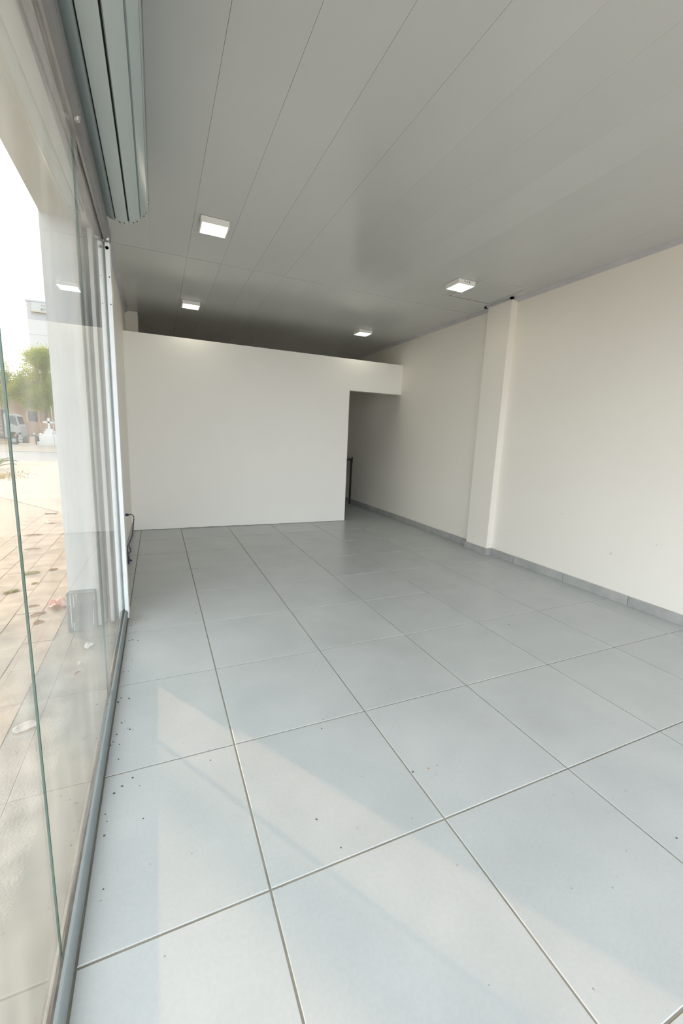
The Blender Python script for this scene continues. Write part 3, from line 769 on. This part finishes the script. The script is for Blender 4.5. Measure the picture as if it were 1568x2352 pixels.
# far apartment block with a sign board
ab = thing('apartment_block', 'tall pale apartment block with a sign board near its roof', 'building', (-20, 112, ZG))
put('wall', B().box(-24.1, -14, 110, 124, ZG, 27.4), M['building'], ab)
put('parapet', B().box(-24.3, -13.8, 109.8, 124.2, 27.4, 27.7), M['building'], ab)
sb = put('sign_board', B().box(-23.2, -15.5, 109.6, 110, 25.6, 27.3), M['sign'], ab)
put('ledge', B().box(-23.4, -15.3, 109.4, 110, 25.35, 25.6), M['ledge'], ab)
def letters(txt, x, y, z, size, m, parent):
    cu = bpy.data.curves.new('letters', 'FONT'); cu.body = txt; cu.size = size*T; cu.extrude = .01
    o = bpy.data.objects.new('tmp', cu); C.objects.link(o)
    me = bpy.data.meshes.new_from_object(o.evaluated_get(bpy.context.evaluated_depsgraph_get()))
    bpy.data.objects.remove(o)
    me.transform(Matrix.Translation(V(x, y, z) - Vector(parent['_w'])) @ Matrix.Rotation(math.pi/2, 4, 'X'))
    me.materials.clear(); me.materials.append(m)
    q = bpy.data.objects.new('sign_letters', me); C.objects.link(q); q.parent = parent; q['_w'] = parent['_w']
    return q
letters('RTABO', -21.6, 109.57, 25.72, .72, M['grey_letter'], sb)
letters('SHOUN', -21.5, 109.57, 26.62, .52, M['pink_letter'], sb)
for z in (17.5, 21.0):
    put('floor_line', B().box(-24.15, -14, 109.93, 110, z, z+.12), M['sign'], ab)
for z in (4, 8, 12):
    for x in (-22.5, -19.8, -17.2):
        f = put('window', B().box(x, x+1.4, 109.92, 110, z, z+2.0), M['sign'], ab)
        put('pane', B().box(x+.15, x+1.25, 109.9, 109.93, z+.15, z+1.85), M['dark_glass'], f)

# ------------------------------------------------------------------ litter on the pavement
def scrap(name, x, y, sx, sy, m, label, cat, h=.03, seed=1, rot=0.0, group=None):
    bm = bmesh.new(); n = 6
    vs_ = [[None]*(n+1) for _ in range(n+1)]
    for i in range(n+1):
        for j in range(n+1):
            u, v = i/n-.5, j/n-.5
            px, py = u*sx*(1-.5*abs(v)), v*sy*(1-.4*abs(u))
            zz = ZG + .004 + h*(.5+.5*noise.noise(Vector((u*3.3+seed, v*3.3, seed*2.7)))) * (1 if abs(u) < .49 else .6)
            q = Vector((px*math.cos(rot)-py*math.sin(rot), px*math.sin(rot)+py*math.cos(rot)))
            vs_[i][j] = bm.verts.new(V(x+q.x, y+q.y, zz))
    for i in range(n):
        for j in range(n): bm.faces.new((vs_[i][j], vs_[i+1][j], vs_[i+1][j+1], vs_[i][j+1]))
    bmesh.ops.solidify(bm, geom=bm.faces[:], thickness=.0012)
    o = put(name, bm, m, origin=(x, y, ZG)); return tag(o, label, cat, group)
scrap('food_wrapper', -1.575, 5.08, .20, .30, M['pinkpaper'], 'crumpled pink and white wrapper next to the column plinth', 'wrapper', .09, 1, .3)
scrap('paper_ball', -1.085, 3.84, .09, .10, M['paper'], 'crumpled white paper scrap at the edge of the column shadow', 'paper', .06, 3, .5)
scrap('paper_scrap', -1.125, 3.52, .03, .06, M['paper'], 'small upright white paper bit on the cement band', 'paper', .05, 4, .2)
scrap('paper_scrap', -.895, 3.05, .05, .07, M['paper'], 'torn white paper bit stuck on the sill by the glass seam', 'paper', .01, 5, .8)
scrap('paper_scrap', -.889, 2.74, .04, .07, M['paper'], 'white triangular paper bit on the sill nearer the viewer', 'paper', .012, 6, 1.2)
scrap('plastic_sheet', -1.345, 2.72, .15, .11, M['sack'], 'flattened whitish plastic sheet on the cement beside the glass edge', 'plastic', .02, 8, .4)
scrap('food_wrapper', -2.62, 10.3, .25, .2, M['pinkpaper'], 'small pink litter far out on the sunny pavement', 'wrapper', .05, 11, .4)
scrap('food_wrapper', -2.08, 9.35, .18, .2, M['pinkpaper'], 'pinkish wrapper on the pavement right behind the column edge', 'wrapper', .06, 12, 1.4)
LEAVES = [(-1.72, 4.86, .17, .05, 'dryleaf', 'thin brown dry leaf left of the pink wrapper', .5), (-1.83, 5.14, .15, .04, 'dryleaf', 'narrow dry leaf near the glass pane edge', .1),
          (-1.668, 4.62, .12, .07, 'dryleaf', 'curled reddish dry leaf on the pavers below the wrapper', 1.0), (-2.15, 6.5, .22, .10, 'greenleaf', 'clump of green and brown leaves beside the glass pane edge', .3),
          (-2.19, 5.74, .18, .10, 'greenleaf', 'green wilted twig of leaves left of the pane edge', .6), (-1.9, 6.6, .12, .07, 'dryleaf', 'small brown leaf on the pavers towards the column', .2),
          (-2.45, 7.95, .26, .05, 'dryleaf', 'long dry leaf lying across the sunny pavers', .1), (-2.0, 6.0, .10, .05, 'greenleaf', 'tiny olive leaf in the middle of the pavers', .9),
          (-2.7, 9.1, .35, .06, 'dryleaf', 'dark dry twig far out on the pavement', .05), (-1.12, 3.36, .07, .02, 'dryleaf', 'tiny brown leaf on the cement band near the paper bit', .8)]
for i, (x, y, a, b_, m, lab, r) in enumerate(LEAVES):
    scrap('fallen_leaf', x, y, a, b_, M[m], lab, 'leaf', .03, 20+i, r, 'fallen leaves on the pavement')
SILL = [(-.90, 1.15), (-.93, 1.07), (-.95, 1.20), (-.90, .98), (-.93, .95), (-.96, 1.02), (-.89, 1.25), (-.92, .90)]
for i, (x, y) in enumerate(SILL):
    scrap('sill_leaf', x, y, .035, .014, M['greenleaf'], 'tiny yellowed leaf bit on the sill at the lower left', 'leaf', .008, 40+i, i*.7, 'leaf bits on the sill')

for o in bpy.data.objects:
    if '_w' in o: del o['_w']
